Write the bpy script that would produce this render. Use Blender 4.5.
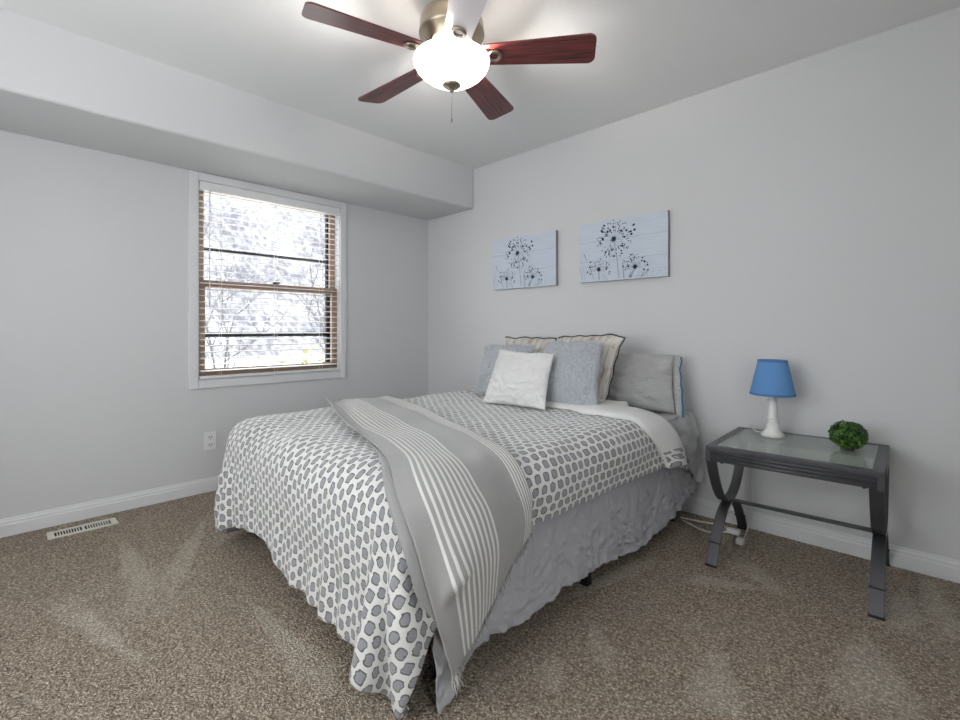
import bpy, bmesh, math, random
import numpy as np
from mathutils import Vector, Matrix, noise
from mathutils.bvhtree import BVHTree
PI = math.pi
random.seed(7)
for o in list(bpy.data.objects):
    bpy.data.objects.remove(o)
S = bpy.context.scene
COL = S.collection

# ------------------------------------------------------------------ camera
cam = bpy.data.cameras.new('camera'); co = bpy.data.objects.new('camera', cam); COL.objects.link(co)
cam.sensor_width = 36; cam.lens = 36*475.086/960; cam.shift_y = -30.3/960; cam.clip_start = .02
co.location = (3.4845, -2.8599, 1.0706); co.rotation_euler = (PI/2, 0, .7751)
S.camera = co

# ------------------------------------------------------------------ sky, exposure
w = bpy.data.worlds.new('sky'); S.world = w; w.use_nodes = True
bg = w.node_tree.nodes['Background']; bg.inputs[0].default_value = (.965, .98, 1, 1); bg.inputs[1].default_value = 4.6
S.view_settings.view_transform = 'Standard'; S.view_settings.look = 'None'
S.view_settings.gamma = 1; S.view_settings.use_curve_mapping = False
S.view_settings.exposure = 0.36
def portal(loc, rot, sx, sy):
    l = bpy.data.lights.new('daylight_portal', 'AREA'); l.shape = 'RECTANGLE'; l.size = sx; l.size_y = sy
    l.cycles.is_portal = True
    o = bpy.data.objects.new('daylight_portal', l); COL.objects.link(o); o.location = loc; o.rotation_euler = rot
portal((-.16, -1.4265, 1.395), (0, -PI/2, 0), 1.36, 1.06)
portal((2.05, -3.96, 1.40), (PI/2, 0, PI), 2.2, 1.5)
portal((4.46, -2.65, 1.40), (0, PI/2, 0), 1.5, 1.0)
sl = bpy.data.lights.new('sun', 'SUN'); sl.energy = 8; sl.angle = .01; sl.color = (1, .96, .9)
so = bpy.data.objects.new('sun', sl); COL.objects.link(so); so.location = (-4, 6, 8)
so.rotation_euler = Vector((-.03, -.78, -.62)).to_track_quat('-Z', 'Y').to_euler()
FAN = Vector((2.018, -1.531, 2.2))
fl = bpy.data.lights.new('fan_bulb', 'POINT'); fl.energy = 85; fl.shadow_soft_size = .06; fl.color = (1, .95, .89)
flo = bpy.data.objects.new('fan_bulb', fl); COL.objects.link(flo); flo.location = FAN + Vector((0, 0, -.03))

# ------------------------------------------------------------------ helpers
def mat(name, col, rough=.6, metal=0, bump=None, **kw):
    m = bpy.data.materials.new(name); m.use_nodes = True
    nt = m.node_tree; p = nt.nodes['Principled BSDF']
    p.inputs['Base Color'].default_value = (*col, 1); p.inputs['Roughness'].default_value = rough
    p.inputs['Metallic'].default_value = metal
    for k, v in kw.items(): p.inputs[k.replace('_', ' ')].default_value = v
    if bump:
        scale, strength, dist = bump
        tc = nt.nodes.new('ShaderNodeTexCoord'); n = nt.nodes.new('ShaderNodeTexNoise')
        n.inputs['Scale'].default_value = scale; n.inputs['Detail'].default_value = 4
        b = nt.nodes.new('ShaderNodeBump'); b.inputs['Strength'].default_value = strength; b.inputs['Distance'].default_value = dist
        nt.links.new(tc.outputs['Object'], n.inputs['Vector']); nt.links.new(n.outputs['Fac'], b.inputs['Height'])
        nt.links.new(b.outputs['Normal'], p.inputs['Normal'])
    return m
class NG:
    """tiny node-graph writer"""
    def __init__(s, m): s.nt = m.node_tree; s.p = s.nt.nodes.get('Principled BSDF')
    def n(s, t, **kw):
        x = s.nt.nodes.new(t)
        for k, v in kw.items(): setattr(x, k, v)
        return x
    def put(s, sock, v):
        if hasattr(v, 'is_output') or isinstance(v, bpy.types.NodeSocket): s.nt.links.new(v, sock)
        elif isinstance(v, (tuple, list)): sock.default_value = v
        else: sock.default_value = v
    def m(s, op, a, b=0, c=0, clamp=False):
        x = s.n('ShaderNodeMath', operation=op); x.use_clamp = clamp
        s.put(x.inputs[0], a); s.put(x.inputs[1], b); s.put(x.inputs[2], c); return x.outputs[0]
    def mr(s, v, a, b, c=0, d=1):
        x = s.n('ShaderNodeMapRange', interpolation_type='SMOOTHSTEP')
        for i, q in enumerate((v, a, b, c, d)): s.put(x.inputs[i], q)
        return x.outputs[0]
    def noise(s, vec, scale, detail=3, rough=.5):
        x = s.n('ShaderNodeTexNoise'); s.put(x.inputs['Vector'], vec)
        x.inputs['Scale'].default_value = scale; x.inputs['Detail'].default_value = detail; x.inputs['Roughness'].default_value = rough
        return x.outputs['Fac']
    def mix(s, f, a, b):
        x = s.n('ShaderNodeMix', data_type='RGBA'); s.put(x.inputs[0], f)
        for i, v in ((6, a), (7, b)): s.put(x.inputs[i], (*v, 1) if isinstance(v, tuple) else v)
        return x.outputs[2]
    def bump(s, h, strength, dist):
        b = s.n('ShaderNodeBump'); b.inputs['Strength'].default_value = strength; b.inputs['Distance'].default_value = dist
        s.put(b.inputs['Height'], h); s.nt.links.new(b.outputs['Normal'], s.p.inputs['Normal'])
    def color(s, v): s.put(s.p.inputs['Base Color'], v)
    def uv(s):
        t = s.n('ShaderNodeTexCoord'); x = s.n('ShaderNodeSeparateXYZ'); s.nt.links.new(t.outputs['UV'], x.inputs[0])
        return t.outputs['UV'], x.outputs[0], x.outputs[1]
    def ob(s):
        t = s.n('ShaderNodeTexCoord'); x = s.n('ShaderNodeSeparateXYZ'); s.nt.links.new(t.outputs['Object'], x.inputs[0])
        return t.outputs['Object'], x.outputs[0], x.outputs[1], x.outputs[2]
    def comb(s, x, y, z=0):
        c = s.n('ShaderNodeCombineXYZ')
        for i, v in enumerate((x, y, z)): s.put(c.inputs[i], v)
        return c.outputs[0]

BASE = {}
def thing(name, label, cat, loc=(0, 0, 0), group=None, kind=None):
    o = bpy.data.objects.new(name, None); COL.objects.link(o); o.location = loc; o.empty_display_size = .05
    BASE[o] = Vector(loc)
    if label: o['label'] = label
    if cat: o['category'] = cat
    if group: o['group'] = group
    if kind: o['kind'] = kind
    return o
def tag(o, label, cat, group=None):
    o['label'] = label; o['category'] = cat
    if group: o['group'] = group
    return o
class MB:
    def __init__(s): s.v = []; s.f = []; s.sm = []
    def add(s, vs, fs, smooth=False):
        k = len(s.v); s.v += [tuple(v) for v in vs]
        s.f += [tuple(i+k for i in f) for f in fs]; s.sm += [smooth]*len(fs); return s
    def box(s, x0, x1, y0, y1, z0, z1):
        v = [(x, y, z) for x in (x0, x1) for y in (y0, y1) for z in (z0, z1)]
        return s.add(v, [(0, 1, 3, 2), (4, 6, 7, 5), (0, 4, 5, 1), (2, 3, 7, 6), (0, 2, 6, 4), (1, 5, 7, 3)])
    def tube(s, pts, r, n=8, cap=True):
        pts = [Vector(p) for p in pts]; vs = []; fs = []; m = len(pts)
        up = Vector((.13, .27, .95)); 
        for i, p in enumerate(pts):
            d = (pts[min(i+1, m-1)]-pts[max(i-1, 0)]).normalized()
            a = d.cross(up)
            if a.length < 1e-3: a = d.cross(Vector((1, 0, 0)))
            a.normalize(); b = d.cross(a)
            rr = r[i] if isinstance(r, (list, tuple)) else r
            for k in range(n):
                t = 2*PI*k/n; vs.append(p+a*math.cos(t)*rr+b*math.sin(t)*rr)
        for i in range(m-1):
            for k in range(n):
                fs.append((i*n+k, i*n+(k+1) % n, (i+1)*n+(k+1) % n, (i+1)*n+k))
        if cap: fs += [tuple(range(n-1, -1, -1)), tuple((m-1)*n+k for k in range(n))]
        return s.add(vs, fs, True)
    def lathe(s, prof, c, n=40):
        c = Vector(c); vs = []; fs = []; m = len(prof)
        for r, z in prof:
            for k in range(n):
                t = 2*PI*k/n; vs.append(c+Vector((r*math.cos(t), r*math.sin(t), z)))
        for i in range(m-1):
            for k in range(n): fs.append((i*n+k, i*n+(k+1) % n, (i+1)*n+(k+1) % n, (i+1)*n+k))
        return s.add(vs, fs, True)
    def sweep(s, path, prof, closed=False):
        """profile given as list of offset vectors per path point: path[i] + prof(i)[k]"""
        m = len(path); n = len(prof(0)); vs = []
        for i in range(m): vs += [Vector(path[i])+Vector(q) for q in prof(i)]
        fs = [(i*n+k, i*n+(k+1) % n, (i+1)*n+(k+1) % n, (i+1)*n+k) for i in range(m-1) for k in range(n)]
        fs += [tuple(range(n-1, -1, -1)), tuple((m-1)*n+k for k in range(n))]
        return s.add(vs, fs)
    def grid(s, P, smooth=True):
        a, b = len(P), len(P[0])
        return s.add([q for r in P for q in r], [(i*b+j, i*b+j+1, (i+1)*b+j+1, (i+1)*b+j) for i in range(a-1) for j in range(b-1)], smooth)
    def build(s, name, m, parent=None, bevel=0, seg=2, kind=None, sharp=40):
        me = bpy.data.meshes.new(name); off = Vector((0, 0, 0)); p = parent
        while p is not None: off += p.location; p = p.parent
        me.from_pydata([tuple(Vector(v)-off) for v in s.v], [], s.f)
        me.polygons.foreach_set('use_smooth', s.sm)
        bm = bmesh.new(); bm.from_mesh(me)
        bmesh.ops.recalc_face_normals(bm, faces=bm.faces); bm.to_mesh(me); bm.free()
        for q in (m if isinstance(m, list) else [m]): me.materials.append(q)
        o = bpy.data.objects.new(name, me); COL.objects.link(o); o.parent = parent
        if bevel:
            b = o.modifiers.new('bevel', 'BEVEL'); b.width = bevel; b.segments = seg; b.limit_method = 'ANGLE'; b.angle_limit = math.radians(sharp)
            me.polygons.foreach_set('use_smooth', [True]*len(me.polygons))
            wn = o.modifiers.new('normals', 'WEIGHTED_NORMAL'); wn.keep_sharp = True
        if kind: o['kind'] = kind
        return o
def struct(name, mb, m, parent=None, **k): return mb.build(name, m, parent, kind=None if parent else 'structure', **k)
def set_uv(o, uvs):
    me = o.data; l = me.uv_layers.new(name='UVMap')
    vi = np.empty(len(me.loops), int); me.loops.foreach_get('vertex_index', vi)
    l.data.foreach_set('uv', np.asarray(uvs)[vi].astype(np.float32).ravel())
def subsurf(o, lv):
    m = o.modifiers.new('subdivision', 'SUBSURF'); m.levels = m.render_levels = lv
def lerp(a, b, t): return a+(b-a)*t
def sst(a, b, x):
    t = min(1, max(0, (x-a)/(b-a))); return t*t*(3-2*t)

# ------------------------------------------------------------------ materials of the room
M_wall = mat('light_grey_wall_paint', (.66, .66, .665), .7, bump=(140, .12, .004))
M_ceil = mat('white_ceiling_paint', (.80, .80, .80), .8, bump=(120, .15, .004))
M_trim = mat('white_gloss_trim', (.74, .74, .75), .35)
M_white = mat('white_plastic', (.8, .8, .8), .35)
M_blind = mat('white_blind_slat', (.82, .82, .82), .4)
M_wood = mat('brown_window_wood', (.34, .235, .175), .5, bump=(60, .2, .002))
M_black = mat('black_metal', (.012, .013, .016), .4)
M_dark = mat('dark_slot', (.02, .02, .02), .8)
def glass_mat(name, tint, refl, frost=None):
    m = bpy.data.materials.new(name); m.use_nodes = True; nt = m.node_tree; nt.nodes.clear()
    o = nt.nodes.new('ShaderNodeOutputMaterial'); t = nt.nodes.new('ShaderNodeBsdfTransparent'); g = nt.nodes.new('ShaderNodeBsdfGlossy')
    t.inputs[0].default_value = (*tint, 1); g.inputs['Roughness'].default_value = .01
    f = nt.nodes.new('ShaderNodeFresnel'); ge = nt.nodes.new('ShaderNodeNewGeometry'); mr = nt.nodes.new('ShaderNodeMapRange')
    mr.inputs[3].default_value = refl; mr.inputs[4].default_value = 1/refl        # same reflectance on both faces of the sheet
    nt.links.new(ge.outputs['Backfacing'], mr.inputs[0]); nt.links.new(mr.outputs[0], f.inputs[0]); x = nt.nodes.new('ShaderNodeMixShader')
    nt.links.new(f.outputs[0], x.inputs[0]); nt.links.new(t.outputs[0], x.inputs[1]); nt.links.new(g.outputs[0], x.inputs[2])
    if frost:
        df = nt.nodes.new('ShaderNodeBsdfDiffuse'); df.inputs[0].default_value = (*frost[0], 1); x2 = nt.nodes.new('ShaderNodeMixShader'); x2.inputs[0].default_value = frost[1]
        nt.links.new(x.outputs[0], x2.inputs[1]); nt.links.new(df.outputs[0], x2.inputs[2]); x = x2
    nt.links.new(x.outputs[0], o.inputs[0])
    return m
M_pane = glass_mat('window_glass', (.97, .98, .98), 1.25)

# carpet: speckled taupe pile with paler brushed marks
M_carpet = mat('taupe_carpet', (.2, .17, .14), 1, Specular_IOR_Level=.1)
g = NG(M_carpet); vec, ox, oy, oz = g.ob()
n1 = g.noise(vec, 210, 3, .75); n2 = g.noise(vec, 85, 3, .7); n3 = g.noise(vec, 2.6, 4, .6); n4 = g.noise(vec, 16, 3, .6)
marks = 0
# (x, y, angle, half length, half width) of vacuum and foot marks
for (mx, my, an, hl, hw) in [(2.98, -1.31, 1.85, 0.16, 0.075), (3.32, -0.95, 1.77, 0.21, 0.11), (2.64, -1.42, 2.27, 0.12, 0.05), (2.6, -1.64, 1.99, 0.08, 0.05), (0.88, -2.42, 3.12, 0.4, 0.06), (0.85, -2.2, 2.68, 0.46, 0.05), (2.83, -0.7, 0.46, 0.15, 0.05), (3.37, -0.43, 1.66, 0.18, 0.06), (1.85, -2.16, 3.13, 0.33, 0.05), (1.3, -2.61, 0.23, 0.33, 0.05), (2.45, -1.01, -1.76, 0.29, 0.05), (3.46, -0.28, 1.74, 0.26, 0.06), (2.92, -0.55, -0.66, 0.16, 0.06)]:
    c, s_ = math.cos(an), math.sin(an)
    dx = g.m('SUBTRACT', ox, mx); dy = g.m('SUBTRACT', oy, my)
    a = g.m('DIVIDE', g.m('ADD', g.m('MULTIPLY', dx, c), g.m('MULTIPLY', dy, s_)), hl)
    b = g.m('DIVIDE', g.m('SUBTRACT', g.m('MULTIPLY', dy, c), g.m('MULTIPLY', dx, s_)), hw)
    # wedge: narrows towards one end
    b = g.m('MULTIPLY', b, g.m('ADD', 1.25, g.m('MULTIPLY', a, .75)))
    d = g.m('ADD', g.m('MULTIPLY', a, a), g.m('MULTIPLY', b, b))
    k = g.mr(g.m('ADD', d, g.m('MULTIPLY', g.m('SUBTRACT', n4, .5), 3.0)), 1.5, .2)
    marks = g.m('MAXIMUM', marks, k)
vo = g.n('ShaderNodeTexVoronoi'); vo.inputs['Scale'].default_value = 150; g.put(vo.inputs['Vector'], vec)
vr = g.n('ShaderNodeSeparateColor'); g.put(vr.inputs[0], vo.outputs['Color'])
tuft = g.mr(vo.outputs['Distance'], .75, .15)
speck = g.m('MULTIPLY', g.m('ADD', g.m('MULTIPLY', vr.outputs[0], .55), g.m('MULTIPLY', g.mr(n2, .36, .64), .45)), g.m('ADD', .42, g.m('MULTIPLY', tuft, .70)))
c1 = g.mix(speck, (.18, .139, .103), (1, .85, .69))
lightc = g.mix(speck, (.37, .30, .235), (1, .93, .79))
blot = g.m('MULTIPLY', g.mr(n3, .52, .72), .45)
g.color(g.mix(g.m('MAXIMUM', g.m('MULTIPLY', marks, 1.0), blot), c1, lightc))
g.bump(g.m('ADD', g.m('MULTIPLY', tuft, .7), g.m('MULTIPLY', n2, 1.0)), 1.0, .012)

# ------------------------------------------------------------------ room shell
RX, RY, CZ, SX, SZ = 4.3, -3.8, 2.44, .6104, 2.0983     # near wall, rear wall, ceiling, soffit
struct('floor', MB().box(-.12, RX+.1, RY-.1, .1, -.1, 0), M_carpet)
struct('ceiling', MB().box(-.12, RX+.1, RY-.1, .1, CZ, CZ+.1), M_ceil)
def wall_hole(mb, ax, p0, p1, a0, a1, z0, z1, h):
    """wall slab between p0 and p1 on axis ax, spanning a0..a1, with hole h=(b0,b1,c0,c1)"""
    def bx(u0, u1, w0, w1):
        if ax == 0: mb.box(p0, p1, u0, u1, w0, w1)
        else: mb.box(u0, u1, p0, p1, w0, w1)
    b0, b1, c0, c1 = h
    bx(a0, b0, z0, z1); bx(b1, a1, z0, z1); bx(b0, b1, z0, c0); bx(b0, b1, c1, z1); return mb
WY0, WY1, WZ0, WZ1 = -1.940, -.913, .738, 2.052          # window opening
struct('wall_left', wall_hole(MB(), 0, -.14, 0, RY-.1, .1, 0, CZ, (WY0, WY1, WZ0, WZ1)), M_wall)
struct('wall_right', MB().box(0, RX+.1, 0, .12, 0, CZ), M_wall)
struct('wall_near', wall_hole(MB(), 0, RX, RX+.14, RY-.1, 0, 0, CZ, (-3.1, -2.2, .7, 2.1)), M_wall)
struct('wall_rear', wall_hole(MB(), 1, RY-.14, RY, 0, RX, 0, CZ, (1.0, 3.1, .7, 2.1)), M_wall)
struct('trim_1', MB().box(0, SX, RY, 0, SZ, CZ+.06), M_wall, bevel=.018, seg=4)   # soffit
# baseboards
BP = [(0, 0), (.014, 0), (.014, .058), (.011, .064), (.011, .074), (.006, .082), (.004, .092), (0, .092)]
struct('baseboard_left', MB().sweep([(0, RY, 0), (0, 0, 0)], lambda i: [(a, 0, b) for a, b in BP]), M_trim)
struct('baseboard_right', MB().sweep([(0, 0, 0), (RX, 0, 0)], lambda i: [(0, -a, b) for a, b in BP]), M_trim)
struct('baseboard_near', MB().sweep([(RX, 0, 0), (RX, RY, 0)], lambda i: [(-a, 0, b) for a, b in BP]), M_trim)
struct('baseboard_rear', MB().sweep([(RX, RY, 0), (0, RY, 0)], lambda i: [(0, a, b) for a, b in BP]), M_trim)

# window 1
win = thing('window_1', None, None, (0, -1.4265, WZ0), kind='structure')
mb = MB(); W = .056
for (y0, y1, z0, z1) in [(-1.990, -1.934, .684, SZ), (-.920, -.866, .684, SZ), (-1.934, -.920, .684, .740), (-1.934, -.920, 2.045, SZ)]:
    mb.box(0, .016, y0, y1, z0, z1-.0005)
struct('window_casing', mb, M_trim, win, bevel=.004)
mb = MB()
mb.box(-.14, 0, WY0, WY0+.012, WZ0, WZ1); mb.box(-.14, 0, WY1-.012, WY1, WZ0, WZ1); mb.box(-.14, 0, WY0, WY1, WZ0, WZ0+.012); mb.box(-.14, 0, WY0, WY1, WZ1-.012, WZ1)
struct('window_jamb', mb, M_trim, win)
def sash(x0, x1, z0, z1, nm, top, bot, m=M_wood):
    mb = MB(); y0, y1 = WY0+.013, WY1-.013
    mb.box(x0, x1, y0, y0+.045, z0, z1); mb.box(x0, x1, y1-.045, y1, z0, z1)
    mb.box(x0, x1, y0+.045, y1-.045, z0, z0+bot); mb.box(x0, x1, y0+.045, y1-.045, z1-top, z1)
    o = struct(nm, mb, m, win, bevel=.003)
    xm = (x0+x1)/2
    MB().box(xm-.002, xm+.002, y0+.045, y1-.045, z0+bot, z1-top).build('window_pane', M_pane, o)
    return o
ZM = 1.39
sash(-.085, -.060, ZM-.035, WZ1-.013, 'upper_sash', .045, .04)
lo = sash(-.056, -.028, WZ0+.013, ZM+.012, 'lower_sash', .045, .06)
mb = MB(); mb.box(-.030, -.012, -1.44, -1.40, ZM+.012, ZM+.027); mb.box(-.026, -.016, -1.415, -1.385, ZM+.02, ZM+.03)
mb.build('sash_lock', M_black, win, bevel=.003)
mb = MB(); y0, y1 = WY0+.013, WY1-.013
mb.box(-.125, -.10, y0, y0+.03, WZ0+.013, WZ1-.013); mb.box(-.125, -.10, y1-.055, y1, WZ0+.013, WZ1-.013)
mb.box(-.125, -.10, y0, y1, WZ0+.013, WZ0+.035); mb.box(-.125, -.10, y0, y1, WZ1-.04, WZ1-.013)
mb.box(-.125, -.10, y0, y1, 1.610, 1.628); mb.box(-.125, -.10, y0, y1, 1.020, 1.054)
mb.build('storm_frame', M_black, win)
# unseen window behind the camera, added to let in fill daylight
w2 = thing('added_window_rear', None, None, (2.05, RY, .7), kind='structure')
mb = MB()
for (x0, x1, z0, z1) in [(.93, 1.0, .63, 2.17), (3.1, 3.17, .63, 2.17), (1.0, 3.1, .63, .7), (1.0, 3.1, 2.1, 2.17)]: mb.box(x0, x1, RY, RY+.016, z0, z1)
struct('window_casing', mb, M_trim, w2, bevel=.004)  # casing of the added rear window
mb = MB()
for (x0, x1, z0, z1) in [(1.0, 1.05, .7, 2.1), (3.05, 3.1, .7, 2.1), (1.05, 3.05, .7, .75), (1.05, 3.05, 2.05, 2.1), (2.02, 2.08, .75, 2.05)]: mb.box(x0, x1, RY-.10, RY-.06, z0, z1)
struct('added_window_frame', mb, M_trim, w2)
struct('window_pane', MB().box(1.05, 2.02, RY-.084, RY-.08, .75, 2.05), M_pane, w2)
struct('window_pane', MB().box(2.08, 3.05, RY-.084, RY-.08, .75, 2.05), M_pane, w2)

w3 = thing('added_window_near', None, None, (RX, -2.65, .7), kind='structure')  # second added window, out of view beside the camera, for fill daylight
mb = MB()
for (y0, y1, z0, z1) in [(-3.17, -3.1, .63, 2.17), (-2.2, -2.13, .63, 2.17), (-3.1, -2.2, .63, .7), (-3.1, -2.2, 2.1, 2.17)]: mb.box(RX-.016, RX, y0, y1, z0, z1)
struct('window_casing', mb, M_trim, w3, bevel=.004)  # casing of the added near window
mb = MB()
for (y0, y1, z0, z1) in [(-3.1, -3.05, .7, 2.1), (-2.25, -2.2, .7, 2.1), (-3.05, -2.25, .7, .75), (-3.05, -2.25, 2.05, 2.1)]: mb.box(RX+.06, RX+.10, y0, y1, z0, z1)
struct('added_window_frame', mb, M_trim, w3)
struct('window_pane', MB().box(RX+.08, RX+.084, -3.05, -2.25, .75, 2.05), M_pane, w3)

# ------------------------------------------------------------------ window blind
bl = thing('window_blind', 'white horizontal window blind with open slats hanging in the window', 'blind', (.012, -1.4265, WZ0+.02))
y0, y1 = -1.926, -.928
MB().box(-.022, .026, y0, y1, 1.985, 2.040).build('headrail', M_blind, bl, bevel=.003)
MB().box(-.018, .022, y0, y1, .748, .766).build('bottom_rail', M_blind, bl, bevel=.004)
mb = MB(); nsl = 29
for i in range(nsl):
    z = lerp(.80, 1.955, i/(nsl-1)); R = []
    for k in range(5):
        t = k/4-.5; R.append((.002+t*.046, z+.0025*(1-4*t*t)-t*.004))
    vs = [(x, y, zz) for y in (y0+.004, y1-.004) for x, zz in R]+[(x, y, zz-.003) for y in (y0+.004, y1-.004) for x, zz in R]
    fs = [(k, k+1, 6+k, 5+k) for k in range(4)]+[(10+k, 15+k, 16+k, 11+k) for k in range(4)]+[(0, 5, 15, 10), (4, 14, 19, 9)]
    fs += [(k, 10+k, 11+k, k+1) for k in range(4)]+[(5+k, 6+k, 16+k, 15+k) for k in range(4)]
    mb.add(vs, fs)
mb.build('slats', M_blind, bl)
for yy in (-1.80, -1.43, -1.08):
    mb = MB()
    for xx in (.026, -.0225): mb.box(xx-.0008, xx+.0008, yy-.001, yy+.001, .76, 1.99)
    mb.build('ladder_cord', M_blind, bl)
MB().tube([(.032, -1.872, 1.99), (.034, -1.873, 1.5), (.033, -1.874, 1.22)], .0035, 8).build('tilt_wand', M_blind, bl)

# ------------------------------------------------------------------ outdoors beyond the window
M_yard = mat('pale_dry_ground', (.20, .195, .19), 1)
g = NG(M_yard); v, *_ = g.ob(); g.color(g.mix(g.mr(g.noise(v, 1.2, 5, .7), .35, .65), (.62, .62, .63), (.36, .34, .30)))
struct('ground', MB().box(-60, -.3, -30, 40, -.62, -.6), M_yard)
M_bark = mat('grey_bark', (.07, .068, .075), 1)
M_hill = mat('hazy_wooded_hill', (.17, .175, .19), 1)
g = NG(M_hill); v, x, y, z = g.ob(); g.color(g.mix(g.mr(g.m('ADD', g.m('MULTIPLY', g.noise(g.comb(g.m('MULTIPLY', x, .5), y, g.m('MULTIPLY', z, .45)), 3.2, 6, .8), .7), g.m('MULTIPLY', g.noise(v, .25, 4, .6), .3)), .42, .58), (.06, .06, .075), (.20, .203, .215)))
P = [[(-26-5*j, -30+i*3.0, -.65+[0, 3.5, 9.5, 16, 21, 24][j]+(0 if j == 0 else noise.noise((i*.5, j, 3))*1.2)) for j in range(6)] for i in range(34)]
struct('hill', MB().grid(P), M_hill)
def bare_tree(x, y, h, sd, label):
    rnd = random.Random(sd); mb = MB()
    def br(p, d, L, r, lv):
        pts = [p]; q = p.copy(); dd = d.copy()
        for k in range(4):
            dd = (dd+Vector((rnd.uniform(-.22, .22), rnd.uniform(-.22, .22), rnd.uniform(-.02, .2)))).normalized(); q = q+dd*L/4; pts.append(q.copy())
        mb.tube(pts, [r*(1-.14*k) for k in range(5)], 5 if lv < 2 else 3, cap=False)
        if lv < 3:
            for k in range(5 if lv < 2 else 4):
                b = pts[rnd.randint(1, 4)]
                nd = (dd*.6+Vector((rnd.uniform(-1, 1), rnd.uniform(-1, 1), rnd.uniform(-.1, .8)))).normalized()
                br(b, nd, L*rnd.uniform(.5, .7), r*.5, lv+1)
    br(Vector((x, y, -.62)), Vector((0, 0, 1)), h*.42, h*.006, 0)
    tag(mb.build('bare_tree', M_bark), label, 'tree', 'bare trees outside the window')
for i, (x, y, h) in enumerate([(-7, .4, 5.0), (-10, 4.6, 6.0), (-13, -.6, 7.5), (-14, 8.5, 8), (-17, 3.2, 9.0), (-21, 12.5, 10)]):
    bare_tree(x, y, h, i+3, 'bare grey tree standing outside beyond the window blind')
M_shrub = mat('yellow_green_leaf', (.20, .19, .06), .8)
def leaf_mesh(mb, pts, size, rnd):
    for p in pts:
        a = Vector((rnd.gauss(0, 1), rnd.gauss(0, 1), rnd.gauss(0, 1))).normalized(); b = a.cross(Vector((rnd.gauss(0, 1), rnd.gauss(0, 1), rnd.gauss(0, 1)))).normalized()
        s_ = size*rnd.uniform(.7, 1.3); mb.add([p-a*s_, p+b*s_*.5, p+a*s_, p-b*s_*.5], [(0, 1, 2, 3)])
rnd = random.Random(2)
sh = thing('garden_shrub', 'yellow green garden shrub outside low in the window', 'shrub', (-3.6, .75, -.6))
mb = MB(); leaf_mesh(mb, [Vector((-3.6+rnd.gauss(0, .3), .75+rnd.gauss(0, .4), .05+rnd.gauss(0, .28))) for _ in range(1100)], .05, rnd); mb.build('foliage', M_shrub, sh)
mb = MB()
for k in range(9): mb.tube([(-3.6, .75, -.62), (-3.6+rnd.uniform(-.3, .3), .75+rnd.uniform(-.4, .4), .35)], .012, 5)
mb.build('stem', M_bark, sh)

# ------------------------------------------------------------------ cloth solver (position based)
def drape(X, steps, body, floor_z=.006, iters=10, damp=.985, pin=None, compress=.0):
    """X: (nu,nv,3) rest positions, flat; returns draped positions"""
    p = X.copy(); v = np.zeros_like(p); dt = 1/50
    nu, nv = X.shape[:2]
    groups = []
    for di, dj, st in ((1, 0, 1), (0, 1, 1), (1, 1, .5), (1, -1, .5), (2, 0, .16), (0, 2, .16), (4, 0, -1), (0, 4, -1), (12, 0, -1), (0, 12, -1), (24, 0, -1), (0, 24, -1)):
        I, J = np.meshgrid(np.arange(nu-di), np.arange(max(0, -dj), nv-max(0, dj)), indexing='ij')
        key = (I//di) % 2 if di else (J//dj) % 2
        for kk in (0, 1):
            m = key == kk
            a = (I[m]*nv+J[m]); b = ((I[m]+di)*nv+J[m]+dj)
            groups.append((a, b, np.linalg.norm(X.reshape(-1, 3)[a]-X.reshape(-1, 3)[b], axis=1), st))
    q = p.reshape(-1, 3); v = v.reshape(-1, 3); g_ = np.array([0, 0, -9.8])
    for it in range(steps):
        v = v*damp; v += g_*dt; old = q.copy(); q = q+v*dt
        for k in range(iters):
            for a, b, L, st in groups:
                d = q[b]-q[a]; l = np.sqrt((d*d).sum(1))+1e-9
                c = d*((l-L)/l*.5*st)[:, None] if st > 0 else d*(np.maximum(l-L, 0)/l*.5)[:, None]
                q[a] += c; q[b] -= c
            if k % 4 == 3: q, _ = body(q)
        q, hit = body(q)
        fl_ = q[:, 2] < floor_z; q[fl_, 2] = floor_z
        if pin is not None: q[pin] = old[pin]
        v = (q-old)/dt
        fr = hit | fl_
        v[fr] *= .25
        sp = np.sqrt((v*v).sum(1)); big = sp > 3; v[big] *= (3/sp[big])[:, None]
    return q.reshape(nu, nv, 3)
def rounded_box(x0, x1, y0, y1, z1, r, off):
    """push-out of a box (open downwards) with rounded edges"""
    c = np.array([(x0+x1)/2, (y0+y1)/2]); hx, hy = (x1-x0)/2-r, (y1-y0)/2-r; R = r+off
    def f(q):
        d = np.stack([q[:, 0]-c[0], q[:, 1]-c[1], np.maximum(q[:, 2]-(z1-r), 0)], 1)
        e = d.copy(); e[:, 0] = np.sign(d[:, 0])*np.maximum(np.abs(d[:, 0])-hx, 0); e[:, 1] = np.sign(d[:, 1])*np.maximum(np.abs(d[:, 1])-hy, 0)
        l = np.sqrt((e*e).sum(1)); inside0 = l < 1e-6; hit = l < R
        q = q.copy()
        m = hit & ~inside0; q[m] += e[m]*((R/np.maximum(l[m], 1e-6))-1)[:, None]
        # fully inside the core below the top: leave by the nearest side
        ins = inside0 & (q[:, 2] < z1+off)
        if ins.any():
            top = (z1+off)-q[ins, 2]; sx = hx+R-np.abs(d[ins, 0]); sy = hy+R-np.abs(d[ins, 1]); w_ = np.argmin(np.stack([top, sx, sy], 1), 1)
            qq = q[ins]; dd = d[ins]
            a = w_ == 0; qq[a, 2] += top[a]
            a = w_ == 1; qq[a, 0] += np.sign(dd[a, 0])*sx[a]
            a = w_ == 2; qq[a, 1] += np.sign(dd[a, 1])*sy[a]
            q[ins] = qq
        return q, hit
    return f
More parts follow.
